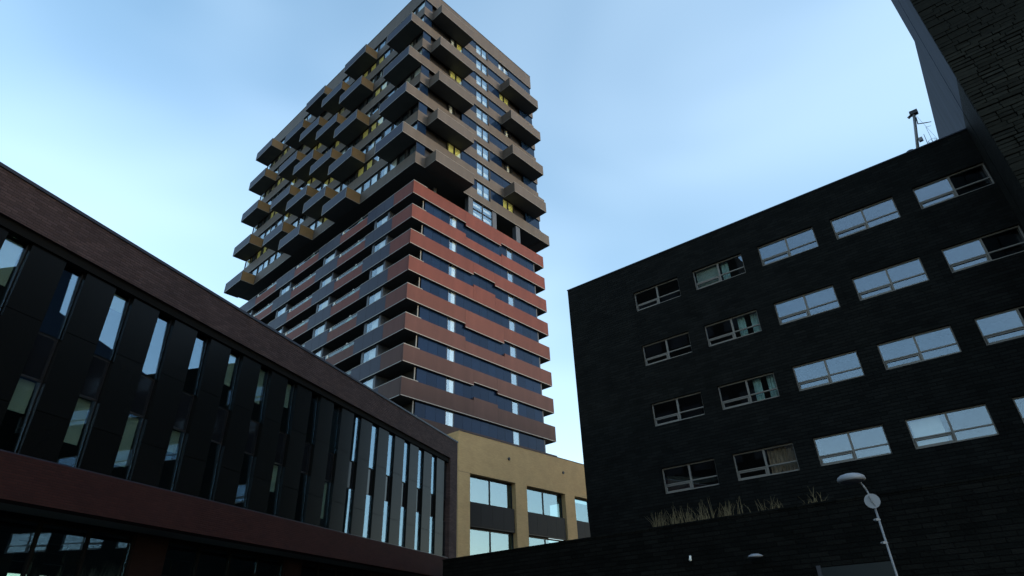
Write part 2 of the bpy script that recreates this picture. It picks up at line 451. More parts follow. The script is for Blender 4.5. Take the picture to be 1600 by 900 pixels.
# transition storey
for a, b in ((7.62, 8.27), (11.35, 12.0), (15.3, 16.0)):
    box('pilaster', frame_grey, tw, a, b, 0.12, 0.7, 42.02, 44.5)
fr = MB()
for a, b in ((8.27, 8.33), (9.77, 9.87), (11.29, 11.35)): fr.box(a, b, 0.14, 0.26, 42.0, 44.5)
fr.box(8.33, 9.77, 0.14, 0.26, 44.42, 44.5).box(9.87, 11.29, 0.14, 0.26, 44.42, 44.5)
for a, b in ((8.33, 9.77), (9.87, 11.29)): fr.box(a, b, 0.14, 0.26, 43.2, 43.32)
fr = fr.build('window', frame_dark, tw)
for a, b in ((8.33, 9.77), (9.87, 11.29)):
    for c, d in ((42.0, 43.2), (43.32, 44.5)):
        cbox('pane', bright, fr, a, b, 0.19, 0.21, c, d)
        cbox('blind', cur_white, fr, a, b, 0.40, 0.43, d - 0.55, d - 0.25)
box('room_back', frame_grey, tw, 8.27, 11.35, 0.72, 0.75, 42.02, 44.5)
for yy in (2.2, 12.0, 21.6, 31.2):
    box('column', soffit, tw, 2.2, 2.6, yy, yy + 0.4, 42.0, 44.5)
box('column', frame_grey, tw, 3.9, 4.3, 1.6, 2.0, 42.0, 44.5)
box('floor_slab', soffit, tw, T, W - T, T, D - T, 44.53, 44.8)

# upper zone: ring of fascia panels, windows, balconies
ZK = [44.5 + 3 * k for k in range(10)]
for k, zb in enumerate(ZK):
    zt = zb + 1.5 if k < 9 else 74.0
    # right face; the stacked windows cut the fascia down
    spans = [(0.0, 8.86), (8.86, 10.95), (10.95, 19.9)] if k < 9 else [(0, 6.6), (6.6, 13.2), (13.2, 19.9)]
    for a, b in spans:
        t1 = zt - 0.5 if (k < 9 and abs(a - 8.86) < 0.01) else zt
        p = cbox('fascia_panel', fascia_brown, tw, a + 0.004, b - 0.004, 0, T, zb, t1)
        cbox('edge_trim', trim, p, 0, b - a - 0.008, -0.01, -0.002, 0.0, 0.05)
    for j in range(8):
        a, b = 4.8 * j, 4.8 * (j + 1)
        a2 = T + 0.006 if j == 0 else a + 0.006
        p = cbox('fascia_panel', fascia_brown, tw, 0, T, a2, b - 0.006, zb, zt)
        cbox('edge_trim', trim, p, -0.01, -0.002, 0, b - a2 - 0.006, 0.0, 0.05)
    cbox('fascia_panel', fascia_brown, tw, W - T, W, T + 0.006, D - T, zb, zt)
    if k == 9:
        box('coping', coping_m, tw, -0.03, W + 0.03, -0.03, 0.3, 74.002, 74.08)
        box('coping', coping_m, tw, -0.03, 0.3, 0.303, D + 0.03, 74.002, 74.08)
        continue
    z0, z1 = zb + 1.5, zb + 3.0
    # stacked window
    fr = MB()
    for a, b in ((8.86, 8.92), (9.86, 9.96), (10.87, 11.15)): fr.box(a, b, 0.10, 0.22, zb + 1.0, z1)
    for a, b in ((8.92, 9.86), (9.96, 10.87)): fr.box(a, b, 0.10, 0.22, zb + 1.0, zb + 1.05).box(a, b, 0.10, 0.22, z1 - 0.05, z1)
    fr = fr.build('window', frame_dark, tw)
    for a, b in ((8.92, 9.86), (9.96, 10.87)):
        cbox('pane', bright, fr, a, b, 0.14, 0.16, zb + 1.0, z1)
        cbox('blind', cur_white, fr, a, b, 0.28, 0.31, zb + 1.55, zb + 2.05 + 0.15 * random.random())
        cbox('room_back', pale_room, fr, a, b, 0.38, 0.41, zb + 1.0, z1)
    # strip of the right face
    parts = [(0.10, 1.28, 'n')]
    if k % 2 == 1:
        parts += [(1.28, 2.9, 'd'), (2.9, 4.5, 'd'), (4.5, 5.5, 'y' if k in (1, 5) else 'w'), (5.5, 6.5, 'y' if k in (1, 5, 7) else 'd')]
    else:
        parts += [(1.28, 2.9, 'd'), (2.9, 4.5, 'd'), (4.5, 5.6, 'c'), (5.6, 6.5, 'w')]
    parts += [(6.5, 7.7, 'n'), (7.7, 8.86, 'n'), (11.15, 13.2, 'n')]
    if k % 2 == 0:
        parts += [(13.2, 14.1, 'y' if k in (0, 6) else 'd'), (14.1, 15.1, 'y' if k in (0, 6) else 'w'), (15.1, 17.2, 'd'), (17.2, 19.8, 'n')]
    else:
        parts += [(13.2, 15.2, 'n'), (15.2, 17.4, 'n'), (17.4, 19.8, 'n')]
    if k == 8:
        parts = [p for p in parts if p[0] < 13] + [(13.2, 14.2, 'w'), (14.2, 15.2, 'w'), (15.2, 17.4, 'n'), (17.4, 19.8, 'n')]
    for a, b, c in parts:
        if c == 'n': cbox('glazing_panel', navy, tw, a + 0.008, b - 0.008, 0.12, 0.17, z0, z1)
        elif c == 'd': cbox('loggia_door', frame_dark, tw, a + 0.008, b - 0.008, 0.40, 0.44, z0 - 0.3, z1)
        else:
            fr = MB().box(a, a + 0.06, 0.14, 0.24, z0, z1).box(b - 0.06, b, 0.14, 0.24, z0, z1).box(a + 0.06, b - 0.06, 0.14, 0.24, z0, z0 + 0.05).box(a + 0.06, b - 0.06, 0.14, 0.24, z1 - 0.05, z1).build('window', frame_dark, tw)
            cbox('pane', clear, fr, a + 0.06, b - 0.06, 0.17, 0.19, z0, z1)
            cbox('curtain', {'y': cur_yellow, 'w': cur_white, 'c': cur_cream}[c], fr, a + 0.06, b - (0.06 if c == 'y' else 0.4), 0.30, 0.33, z0, z1)
            cbox('room_back', core_m, fr, a + 0.06, b - 0.06, 0.40, 0.43, z0, z1)
    # strip of the left face: three panes to a bay
    for j in range(8):
        v = 4.8 * j
        under = (j in (2, 4, 7) and k % 2 == 1) or (j in (0, 3, 5) and k % 2 == 0)    # a balcony hangs right above
        for pi, (a, b) in enumerate(((0.12, 1.55), (1.95, 3.25), (3.30, 4.62))):
            glowing = k % 2 == 1 and j in (1, 6) and (pi == 2 or (pi == 1 and k in (3, 5)))  # panes mirroring the bronze balcony ends, reflection painted as yellow curtain
            fr = MB().box(0.10, 0.22, v + a, v + a + 0.05, z0, z1).box(0.10, 0.22, v + b - 0.05, v + b, z0, z1).box(0.10, 0.22, v + a + 0.05, v + b - 0.05, z0, z0 + 0.05).box(0.10, 0.22, v + a + 0.05, v + b - 0.05, z1 - 0.05, z1).build('window', frame_dark, tw)
            cbox('pane', clear, fr, 0.14, 0.16, v + a + 0.05, v + b - 0.05, z0, z1)
            q = random.random()
            mm = None
            if under and j and q < 0.5: mm = cur_yellow if q < 0.3 else cur_cream
            elif q < 0.34: mm = cur_white
            elif q < 0.44: mm = cur_cream
            if glowing: mm = cur_yellow
            if mm is not None:
                f = 1.0 if under or glowing else random.choice((0.45, 0.6, 1.0))
                cbox('curtain', mm, fr, 0.28, 0.31, v + a + 0.05, v + a + 0.05 + (b - a - 0.1) * f, z0, z1)
            cbox('room_back', pale_room if random.random() < 0.5 else frame_grey, fr, 0.38, 0.41, v + a + 0.05, v + b - 0.05, z0, z1)
        cbox('mullion_panel', core_m, tw, 0.16, 0.24, v + 1.55, v + 1.95, z0, z1)
        cbox('mullion_panel', core_m, tw, 0.16, 0.24, v + 4.62, v + 4.92, z0, z1)

def balcony(x0, x1, y0, y1, zb, side, endmat, h=1.42):
    """hanging box: floor tray with solid parapets; side 'L' hangs off the left face, 'R' off the right, 'B' off the far one"""
    b = cbox('balcony', soffit, tw, x0 + 0.06, x1, y0 + 0.06, y1 - (0 if side == 'R' else 0.06), zb, zb + 0.22)
    t = 0.055
    X, Y = x1 - x0, y1 - y0
    o = -0.06
    if side == 'L':
        cbox('outer_panel', slate, b, o, o + t, o, o + Y, 0.0, h)
        cbox('end_panel', endmat, b, o + t + 0.003, o + X - 0.003, o, o + t, 0.0, h)
        cbox('end_panel', endmat, b, o + t + 0.003, o + X - 0.003, o + Y - t, o + Y, 0.0, h)
        cbox('edge_trim', trim, b, o - 0.012, o - 0.002, o, o + Y, 0.0, 0.06)
        cbox('edge_trim', trim, b, o - 0.012, o - 0.002, o, o + 0.06, 0.062, h)
        cbox('edge_trim', trim, b, o - 0.012, o - 0.002, o + Y - 0.06, o + Y, 0.062, h)
        cbox('edge_trim', trim, b, o - 0.012, o + X - 0.003, o - 0.012, o - 0.002, 0.0, 0.06)
        cbox('edge_trim', trim, b, o - 0.012, o + X - 0.003, o - 0.012, o + t, h + 0.002, h + 0.05)
        cbox('edge_trim', trim, b, o - 0.012, o + t, o + t + 0.003, o + Y, h + 0.002, h + 0.05)
    elif side == 'R':
        cbox('outer_panel', fascia_brown, b, o, o + X + 0.06, o, o + t, 0.0, h)
        cbox('end_panel', endmat, b, o, o + t, o + t + 0.003, o + Y - 0.003, 0.0, h)
        cbox('end_panel', endmat, b, o + X - t + 0.06, o + X + 0.06, o + t + 0.003, o + Y - 0.003, 0.0, h)
        cbox('edge_trim', trim, b, o, o + X + 0.06, o - 0.012, o - 0.002, 0.0, 0.05)
        cbox('edge_trim', trim, b, o - 0.012, o - 0.002, o, o + Y - 0.003, 0.0, 0.05)
        cbox('edge_trim', trim, b, o - 0.012, o + X + 0.06, o - 0.012, o + t, h + 0.002, h + 0.04)
    else:
        cbox('outer_panel', fascia_brown, b, o + X - t, o + X, o, o + Y, 0.0, h)
        cbox('end_panel', endmat, b, o + 0.0, o + X - t - 0.003, o, o + t, 0.0, h)
    return b
DL, DR = 1.8, 1.7
COLS = [(0, 1), (2, 0), (3, 1), (4, 0), (5, 1), (7, 0)]
for j, par in COLS:
    for k in range(par, 9, 2):
        em = fascia_brown if j == 0 else bronze
        balcony(-DL, 0, 4.8 * j, 4.8 * j + 4.78, ZK[k] - 0.02, 'L', em)
for k in range(0, 9, 2): balcony(1.3, 6.65, -DR, 0, ZK[k] - 0.02, 'R', fascia_brown)
for k in range(1, 9, 2): balcony(13.3, 19.0, -DR, 0, ZK[k] - 0.02, 'R', fascia_brown)
for k in range(0, 9, 2): balcony(W, W + 1.5, 0.3 if k else 0.0, 5.0, ZK[k] - 0.02, 'B', fascia_brown)

# ------------------------------------------------------------------ ochre podium building in front of the tower
yl = thing('ochre_building', 'ochre brick low building with big mirrored windows at the foot of the tower', 'building', (-9.349 + 4 * 0.74674, 46.367 - 4 * 0.66512, 0), AZT)
ZR = 16.2
holes = []
for kx in range(5):
    a = 3.95 + 6.45 * kx
    holes.append((a, a + 5.08, 1.0, 13.14))
wall_holes('wall', ochre, yl, 2.76, 36.0, 0, ZR, 0, 0.55, holes)
m = MB()
m.quad((2.76, 3.8, 0), (2.76, 0, 0), (2.76, 0, ZR), (2.76, 3.8, ZR))
m.quad((2.76, 0, ZR), (36, 0, ZR), (36, 3.8, ZR), (2.76, 3.8, ZR))
m.quad((36, 0, 0), (36, 3.8, 0), (36, 3.8, ZR), (36, 0, ZR))
m.build('wall', ochre, yl)
box('coping', coping_m, yl, 2.74, 36.02, -0.03, 0.25, ZR + 0.002, ZR + 0.05)
box('head_joint', coping_m, yl, 2.765, 3.94, -0.003, -0.001, 13.12, 13.14)  # dark joint line level with the window heads
for kx in range(5):
    a = 3.95 + 6.45 * kx; b = a + 5.08
    for zt, zb in ((13.14, 11.12), (9.34, 7.32), (5.54, 3.5)):
        mid = a + 2.54
        fr = MB().box(a, b, 0.42, 0.56, zt - 0.10, zt).box(a, b, 0.42, 0.56, zb, zb + 0.06).box(a, a + 0.05, 0.42, 0.56, zb + 0.06, zt - 0.10).box(b - 0.05, b, 0.42, 0.56, zb + 0.06, zt - 0.10).box(mid - 0.035, mid + 0.035, 0.42, 0.56, zb + 0.06, zt - 0.10).build('window', frame_dark, yl)
        for c, d in ((a + 0.05, mid - 0.035), (mid + 0.035, b - 0.05)):
            cbox('pane', sky_glass, fr, c, d, 0.48, 0.50, zb + 0.06, zt - 0.10)
        cbox('room_back', core_m, fr, a, b, 1.8, 1.85, zb, zt)
        zz = zb - 1.78
        for q in range(4):
            c = a + 0.02 + (b - a - 0.16) / 4 * q
            cbox('spandrel_panel', spandrel_dark, yl, c + 0.006, c + (b - a - 0.16) / 4 - 0.006, 0.10, 0.30, zz + 0.10, zb - 0.02)
        cbox('spandrel_frame', frame_dark, yl, a + 0.02, b - 0.10, 0.13, 0.40, zz + 0.02, zz + 0.095)
for xx in (8.34, 15.44, 22.5):
    MB().tube((xx, -0.06, 14.97), (xx, 0.05, 14.97), 0.13, seg=14).build('scupper_pipe', frame_dark, yl)

# ------------------------------------------------------------------ plum brick building on the left
AZL = 19.751
lb = thing('plum_brick_building', 'plum brick low building with a row of slit windows between dark glass panels', 'building', (-4.015, 39.798, 0), AZL)
XL = -46.0
DEP = 12.0
box('fascia', brick_plum, lb, XL, 0, 0, 0.45, 12.2, 13.44)
box('coping', coping_m, lb, XL, 0.03, -0.04, 0.5, 13.442, 13.54)
box('pier', brick_plum, lb, -1.02, 0, 0, 0.45, 6.3, 12.2)
box('lower_band', brick_oxblood, lb, XL, 0, 0, 0.45, 5.22, 6.3)
box('window_sill', coping_m, lb, XL, -1.02, 0.03, 0.45, 6.302, 6.34)
box('head_frame', stone_back, lb, XL, -1.02, 0.10, 0.45, 11.93, 12.198)
box('soffit', soffit, lb, XL, 0, 0.45, 1.5, 5.25, 5.4)
m = MB()
m.quad((0, 0.45, 5.22), (0, DEP, 5.22), (0, DEP, 13.44), (0, 0.45, 13.44))
m.quad((XL, 0.45, 13.40), (0, 0.45, 13.40), (0, DEP, 13.40), (XL, DEP, 13.40))
m.quad((XL, DEP, 5.0), (0, DEP, 5.0), (0, DEP, 13.44), (XL, DEP, 13.44))
m.quad((XL, 0.45, 0), (XL, DEP, 0), (XL, DEP, 13.44), (XL, 0.45, 13.44))
m.build('wall', brick_plum, lb)
box('floor_slab', room_m, lb, XL, -0.05, 0.46, 3.4, 8.45, 9.62)
box('floor_slab', room_m, lb, XL, -0.05, 0.46, 3.4, 5.42, 6.25)
box('partition', room_m, lb, XL, -0.05, 3.41, 3.5, 5.42, 13.3)
nw = 0
x = -1.54
while x > XL + 1:
    fr = MB()
    for a, b in ((x, x + 0.025), (x + 0.635, x + 0.66)): fr.box(a, b, 0.335, 0.43, 6.34, 11.93)
    for c in (9.62, 8.36): fr.box(x + 0.025, x + 0.635, 0.335, 0.43, c, c + 0.06)
    fr = fr.build('window', frame_dark, lb)
    for c, d in ((9.68, 11.93), (6.34, 8.36)):          # left panes tilted back so they mirror more sky
        if nw < 7: cbox('pane', slit_glass, fr, x + 0.025, x + 0.635, 0.275, 0.29, c, d)
        else: cbox('pane', slit_glass, fr, x + 0.025, x + 0.635, 0.27, 0.285, c, d).rotation_euler = (R(-2.4), 0, 0)
    cbox('spandrel', spandrel_m, fr, x + 0.025, x + 0.635, 0.335, 0.38, 8.42, 9.62)
    q = random.random()
    if nw > 6:
        if q < 0.6: cbox('blind', blind_m, fr, x + 0.05, x + 0.61, 0.50, 0.52, 8.35 - random.uniform(0.5, 1.9), 8.36)
        if 0.3 < q < 0.7: cbox('blind', blind_m, fr, x + 0.05, x + 0.61, 0.50, 0.52, 11.9 - random.uniform(0.5, 1.7), 11.9)
    for c, d in ((6.345, 7.55), (7.565, 9.9), (9.915, 11.925)):
        cbox('glass_panel', panel_m, lb, x + 0.665, x + 1.665, 0.17, 0.335, c, d)
    x -= 1.67; nw += 1
# ground floor, set back under the overhang
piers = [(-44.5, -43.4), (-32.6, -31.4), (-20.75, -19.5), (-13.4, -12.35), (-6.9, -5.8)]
for a, b in piers: box('ground_pier', oxblood_shaded, lb, a, b, 1.5, 1.95, 0, 5.25)
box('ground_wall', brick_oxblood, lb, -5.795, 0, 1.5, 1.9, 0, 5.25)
for a, b in zip([p[1] for p in piers[:-1]], [p[0] for p in piers[1:]]):
    n = max(2, round((b - a) / 1.45)); st = (b - a) / n
    fr = MB()
    for q in range(n + 1): fr.box(a + st * q - 0.035, a + st * q + 0.035, 1.62, 1.76, 0.0, 5.12)
    fr.box(a, b, 1.64, 1.74, 3.35, 3.43).box(a, b, 1.60, 1.78, 5.12, 5.25)
    fr = fr.build('shop_window', stone_back, lb)
    for q in range(n):
        for c, d in ((0.05, 3.35), (3.43, 5.12)):
            cbox('pane', sky_glass if a > -13 else slit_glass, fr, a + st * q + 0.035, a + st * (q + 1) - 0.035, 1.68, 1.70, c, d)
box('ceiling', stone_back, lb, XL, -0.05, 1.97, 5.2, 5.25, 5.4)
# far side of the ground floor: wall with tall windows open to the sky behind
bh = []
xx = -44.0
while xx < -16:
    bh.append((xx, xx + 0.75, 0.3, 5.1)); bh.append((xx + 1.0, xx + 1.75, 0.3, 5.1)); xx += 5.4
wall_holes('rear_wall', core_m, lb, XL, 0, 0, 5.25, 4.6, 0.2, bh)
for a, b, c, d in bh:
    fr = MB().box(a, b, 4.65, 4.75, 3.2, 3.28).box(a, b, 4.65, 4.75, 4.5, 4.56).box(a, a + 0.05, 4.65, 4.75, 0.3, 5.1).box(b - 0.05, b, 4.65, 4.75, 0.3, 5.1).build('rear_window', frame_dark, lb)
    cbox('pane', railglass, fr, a + 0.05, b - 0.05, 4.69, 4.70, 0.3, 5.1)

# ------------------------------------------------------------------ black brick building on the right
AZR = 127.146
RB0 = Vector((3.775, 35.801, 0))
rb = thing('black_brick_building', 'black brick office block with rows of grey framed double windows', 'building', RB0, AZR)
ROOF = 22.44
WX = [4.74, 8.63, 12.50, 16.34, 20.19]
WZ = [19.10, 15.48, 11.87, 8.26]
WW, WH = 2.96, 1.32
holes = [(a, a + WW, c, c + WH) for a in WX for c in WZ]
wall_holes('wall', brick_black, rb, 0, 23.25, 0, ROOF, 0, 0.24, holes)
m = MB()
m.quad((0, 5, 0), (0, 0, 0), (0, 0, ROOF), (0, 5, ROOF))
m.quad((0, 0.3, ROOF - 0.1), (23.25, 0.3, ROOF - 0.1), (23.25, 5, ROOF - 0.1), (0, 5, ROOF - 0.1))
m.quad((23.25, 5, 0), (0, 5, 0), (0, 5, ROOF), (23.25, 5, ROOF))
m.build('wall', brick_black, rb)
box('coping', coping_m, rb, -0.03, 23.25, -0.035, 0.4, ROOF + 0.002, ROOF + 0.06)
box('partition', dark_room, rb, 0.1, 23.2, 4.0, 4.1, 0.1, ROOF - 0.2)
for c in WZ: box('floor_slab', dark_room, rb, 0.1, 23.2, 0.26, 3.99, c - 1.3, c - 0.9)
box('floor_slab', dark_room, rb, 0.1, 23.2, 0.26, 3.99, ROOF - 1.2, ROOF - 0.9)
for a, b in zip([0.12] + [x - 0.55 for x in WX[1:]], [x - 0.55 for x in WX[1:]] + [23.1]):
    box('partition', dark_room, rb, b - 0.05, b + 0.05, 0.26, 3.98, 0.2, ROOF - 1.25)
def drape(mat, parent, x0, x1, y, z0, z1, amp=0.05, n=18):
    mm = MB(); p = None
    for q in range(n + 1):
        xx = x0 + (x1 - x0) * q / n; yy = y + amp * math.sin(q * 1.9) + amp * 0.5 * math.sin(q * 4.3)
        if p: mm.quad((p[0], p[1], z0), (xx, yy, z0), (xx, yy, z1), (p[0], p[1], z1))
        p = (xx, yy)
    return mm.build('curtain', mat, parent)
for ci, a in enumerate(WX):
    for ri, c in enumerate(WZ):
        b, d = a + WW, c + WH
        mid = a + WW / 2 + 0.02
        tz = c + 0.44
        y0, y1 = 0.13, 0.23
        f = MB()
        f.box(a + 0.005, a + 0.055, y0, y1, c + 0.005, d - 0.005).box(b - 0.055, b - 0.005, y0, y1, c + 0.005, d - 0.005)
        f.box(a + 0.055, b - 0.055, y0, y1, d - 0.065, d - 0.005).box(a + 0.055, b - 0.055, y0 - 0.05, y1, c + 0.005, c + 0.075)
        f.box(mid - 0.045, mid + 0.045, y0, y1, c + 0.075, d - 0.065)
        f.box(a + 0.055, mid - 0.045, y0, y1, tz, tz + 0.05).box(mid + 0.045, b - 0.055, y0, y1, tz, tz + 0.06)
        # opening sash at the lower left
        s0, s1, s2, s3 = a + 0.075, mid - 0.06, c + 0.08, tz - 0.03
        f.box(s0, s1, y0 - 0.02, y1 - 0.02, s2, s2 + 0.05).box(s0, s1, y0 - 0.02, y1 - 0.02, s3 - 0.05, s3).box(s0, s0 + 0.05, y0 - 0.02, y1 - 0.02, s2 + 0.05, s3 - 0.05).box(s1 - 0.05, s1, y0 - 0.02, y1 - 0.02, s2 + 0.05, s3 - 0.05)
        fr = f.build('window', win_grey, rb)
        for p0, p1, q0, q1 in ((a + 0.055, mid - 0.045, tz + 0.05, d - 0.065), (mid + 0.045, b - 0.055, tz + 0.06, d - 0.065), (s0 + 0.05, s1 - 0.05, s2 + 0.05, s3 - 0.05), (mid + 0.045, b - 0.055, c + 0.075, tz)):
            pn = cbox('pane', win_glass, fr, p0, p1, 0.17, 0.185, q0, q1)
            if ci == 4 and p0 > mid: pn.rotation_euler = (0, 0, R(11))       # turned only so the panes mirror the dark wing side
        if ci == 1:
            if ri == 0:
                cbox('blind', blind_m, fr, a + 0.1, a + 1.4, 0.34, 0.36, c, d); drape(curtain_g, fr, a + 1.6, a + 2.0, 0.42, c, d, 0.04, 8)
            if ri in (1, 2):
                drape(curtain_g, fr, a + 1.75, a + 2.15, 0.42, c, d, 0.05, 8); drape(curtain_g, fr, a + 2.45, a + 2.85, 0.45, c, d, 0.05, 8)
            if ri == 3: drape(curtain_b, fr, a + 1.6, a + 2.9, 0.42, c, d, 0.06, 22)
        if ci == 0 and ri == 3:
            mm = MB(); mm.quad((a + 0.1, 0.45, c + 0.3), (b - 0.1, 0.45, c + 0.3), (b - 0.1, 0.45, c + 0.42), (a + 0.1, 0.45, c + 1.0)); mm.build('blind', room_m, fr)
        if ci == 3 and ri == 3:
            cbox('blind', cur_white, fr, a + 0.1, a + 1.25, 0.40, 0.42, c, d)  # pale sheet in place of a bright building's reflection

# taller wing standing forward on the right
U0, FWD = 23.26, -4.0
TOP, FIN, SHADE_TOP = 31.5, 33.6, 40.0
wing = thing('tall_wing', 'tall black stone wing with blue grey metal side rising at the right edge', 'building', RB0 + Vector((0.79710 * U0, -0.60385 * U0, 0)), AZR)
m = MB()
m.box(0.0, 10, FWD + 0.12, -1.40, 0, TOP)
m.box(0.0, 10, -1.399, 0.4, 0, TOP - 0.2)
m.box(10.002, 140, FWD + 0.12, 0.4, 0, SHADE_TOP)  # added out of frame only to keep sun off the plum building
m.box(0.0, 1.6, -1.398, 0.4, TOP - 0.2, FIN)
m.build('core_wall', stone_back, wing)
box('rear_block', zinc, wing, 0.004, 40, 0.402, 33, 0, 29.7)  # lengthened and deepened out of view to keep sun off the ochre building
# side cladding: two metal sheets with a dark joint between them
box('side_cladding', zinc, wing, -0.05, -0.002, FWD + 0.10, -1.46, ROOF + 0.07, TOP)
box('side_cladding', brick_black, wing, -0.05, -0.002, FWD + 0.10, -1.46, 0, ROOF + 0.06)  # same sheet below the roof, blackened to stand in for the dark facade's reflection
box('side_cladding', zinc, wing, -0.05, -0.002, -1.36, 0.40, ROOF + 0.07, FIN)
box('side_cladding', brick_black, wing, -0.05, -0.002, -1.36, -0.01, 0, ROOF + 0.06)
# stone bricks of the front, each its own piece
rnd = random.Random(3)
RH = 0.20
nb = 0
row = 0
bz = 16.0
variants = []
for q in range(14):
    wd, hh = rnd.uniform(0.4, 0.8), RH - 0.02
    mm = bmesh.new(); bmesh.ops.create_cube(mm, size=1)
    for v in mm.verts:
        v.co.x = (v.co.x + 0.5) * wd; v.co.z = (v.co.z + 0.5) * hh
        v.co.y = v.co.y * 0.2
        if v.co.y < 0: v.co.y += rnd.uniform(-0.02, 0.02); v.co.x += rnd.uniform(-0.012, 0.012); v.co.z += rnd.uniform(-0.014, 0.014)
    bmesh.ops.bevel(mm, geom=list(mm.edges), offset=0.014, segments=1, affect='EDGES')
    me = bpy.data.meshes.new('brick'); mm.to_mesh(me); mm.free(); me.materials.append(stone_m)
    variants.append((wd, me))
rest = MB()
while bz < 27.0:
    bx = -0.04 - rnd.uniform(0, 0.4) * 0
    lim = 9.0
    while bx < lim:
        wd, me = rnd.choice(variants)
        if nb < 300 and bx < 4.4:
            link('brick', me, wing, (bx, FWD + 0.06 + rnd.uniform(-0.02, 0.03), bz), (0, rnd.uniform(-0.006, 0.006), 0)); nb += 1
        else:
            yy = FWD + 0.02 + rnd.uniform(-0.03, 0.03)
            rest.box(bx, bx + wd, yy, FWD + 0.13, bz, bz + RH - 0.02)
        bx += wd + 0.022
    bz += RH
for zlo, zhi in ((0, 16.0), (27.0, TOP)):
    z = zlo
    while z < zhi - 0.1:
        bx = -0.04
        while bx < 9.0:
            wd = rnd.uniform(0.8, 1.5)
            rest.box(bx, bx + wd, FWD + 0.02 + rnd.uniform(-0.03, 0.03), FWD + 0.13, z, min(zhi, z + RH - 0.02)); bx += wd + 0.022
        z += RH
ro = rest.build('brickwork', stone_m, wing); ro['kind'] = 'stuff'

# podium wall in front with dry grass on its edge
AZW = 128.4
PW0 = RB0 + Vector((-0.60385, -0.79710, 0)) * 4.75
pw = thing('podium_wall', 'low black brick wall along the foot of the office block', 'wall', PW0, AZW)
box('wall', brick_rough, pw, -6.75, 34, 0, 4.6, 0, 5.86)
box('coping', brick_rough, pw, -6.78, 34, -0.03, 0.30, 5.862, 5.93)
box('door_panel', surf('dull teal door panel', (0.012, 0.017, 0.02), 0.4), pw, 12.55, 14.9, -0.03, -0.004, 0, 3.72)
box('door_frame', dark_metal, pw, 12.40, 12.545, -0.04, -0.004, 0, 3.80)
gb = MB(); rg = random.Random(11)
def tuft(x, n, h):
    for _ in range(n):
        bx = x + rg.gauss(0, 0.12); by = 0.45 + rg.uniform(-0.10, 0.15); hh = h * rg.uniform(0.45, 1.1)
        lx, ly = rg.gauss(0, 0.17), rg.gauss(0, 0.08); wd = rg.uniform(0.006, 0.012)
        p = [Vector((bx, by, 5.86)), Vector((bx + lx * 0.35, by + ly * 0.3, 5.86 + hh * 0.55)), Vector((bx + lx, by + ly, 5.86 + hh))]
        gb.quad((p[0].x - wd, p[0].y, p[0].z), (p[0].x + wd, p[0].y, p[0].z), (p[1].x + wd * .8, p[1].y, p[1].z), (p[1].x - wd * .8, p[1].y, p[1].z))
        gb.quad((p[1].x - wd * .8, p[1].y, p[1].z), (p[1].x + wd * .8, p[1].y, p[1].z), (p[2].x + wd * .3, p[2].y, p[2].z), (p[2].x - wd * .3, p[2].y, p[2].z))
for i in range(34):
    xx = rg.uniform(6.1, 9.4); tuft(xx, rg.randint(3, 10), rg.uniform(0.35, 1.0))
for xx in (9.9, 10.0, 10.4, 10.9, 11.0, 11.2, 11.4, 11.5, 12.5, 12.7, 12.9, 13.2): tuft(xx, rg.randint(2, 7), rg.uniform(0.3, 0.9))
go = gb.build('dry_grass', straw)
go.location = pw.location; go.rotation_euler = pw.rotation_euler
tag(go, 'straw coloured dry grass along the top of the low black wall', 'grass', kind='stuff')

# ------------------------------------------------------------------ small things
# street lamp
LD = 13.0
p0 = at(1385, 850, LD); base = Vector((p0.x, p0.y, 0))
la = thing('street_lamp', 'slim street lamp with a pale saucer head before the low black wall', 'street lamp', base, 0)
la.rotation_euler = (0, 0, 0)
def rel(p): return Vector(p) - base
ptop, phead = rel(at(1366, 790, LD)), rel(at(1330, 749, LD))
pm = MB()
pm.tube((0, 0, 0), (0, 0, 0.9), 0.07, 0.065, 12).tube((0, 0, 0.9), (ptop.x, ptop.y, ptop.z), 0.019, 0.018, 10)
pm.build('pole', galv, la, True)
arm = MB()
pts = [ptop + (phead + Vector((0.10, 0, 0.02)) - ptop) * t + Vector((0.03, 0, 0.03)) * math.sin(math.pi * t) for t in (0, 0.25, 0.5, 0.75, 1)]
for a, b in zip(pts, pts[1:]): arm.tube(a, b, 0.018, 0.017, 10)
arm.build('arm', galv, la, True)
MB().lathe(phead, [(0.0, 0.10), (0.10, 0.095), (0.175, 0.075), (0.225, 0.04), (0.24, 0.0), (0.232, -0.028), (0.20, -0.04)], 32).build('lamp_head', lamp_white, la, True)
MB().lathe(phead, [(0.198, -0.036), (0.16, -0.06), (0.0, -0.068)], 32).build('lamp_lens', dark_metal, la, True)
sg = rel(at(1363, 783, LD - 0.05))
dv = (CAM - base - sg).normalized()
sgn = Vector((dv.x, dv.y, 0)).normalized()
MB().tube(sg, sg + sgn * 0.02, 0.125, seg=32).build('round_sign', lamp_white, la)
MB().tube(sg + sgn * 0.021, sg + sgn * 0.05, 0.02, seg=8).tube(sg + sgn * 0.035 + Vector((-0.035, 0, 0.085)), sg + sgn * 0.035 + Vector((0.03, 0, -0.085)), 0.012, seg=6).build('sign_bracket', galv, la)
for py in (812, 848):
    q = rel(at(1369 + (py - 808) * 0.31, py, LD))
    MB().tube(q + Vector((-0.06, 0.0, 0)), q + Vector((0.06, 0.0, 0)), 0.014, seg=8).box(q.x - 0.032, q.x + 0.032, q.y - 0.032, q.y + 0.032, q.z - 0.02, q.z + 0.02).build('clamp', galv, la)

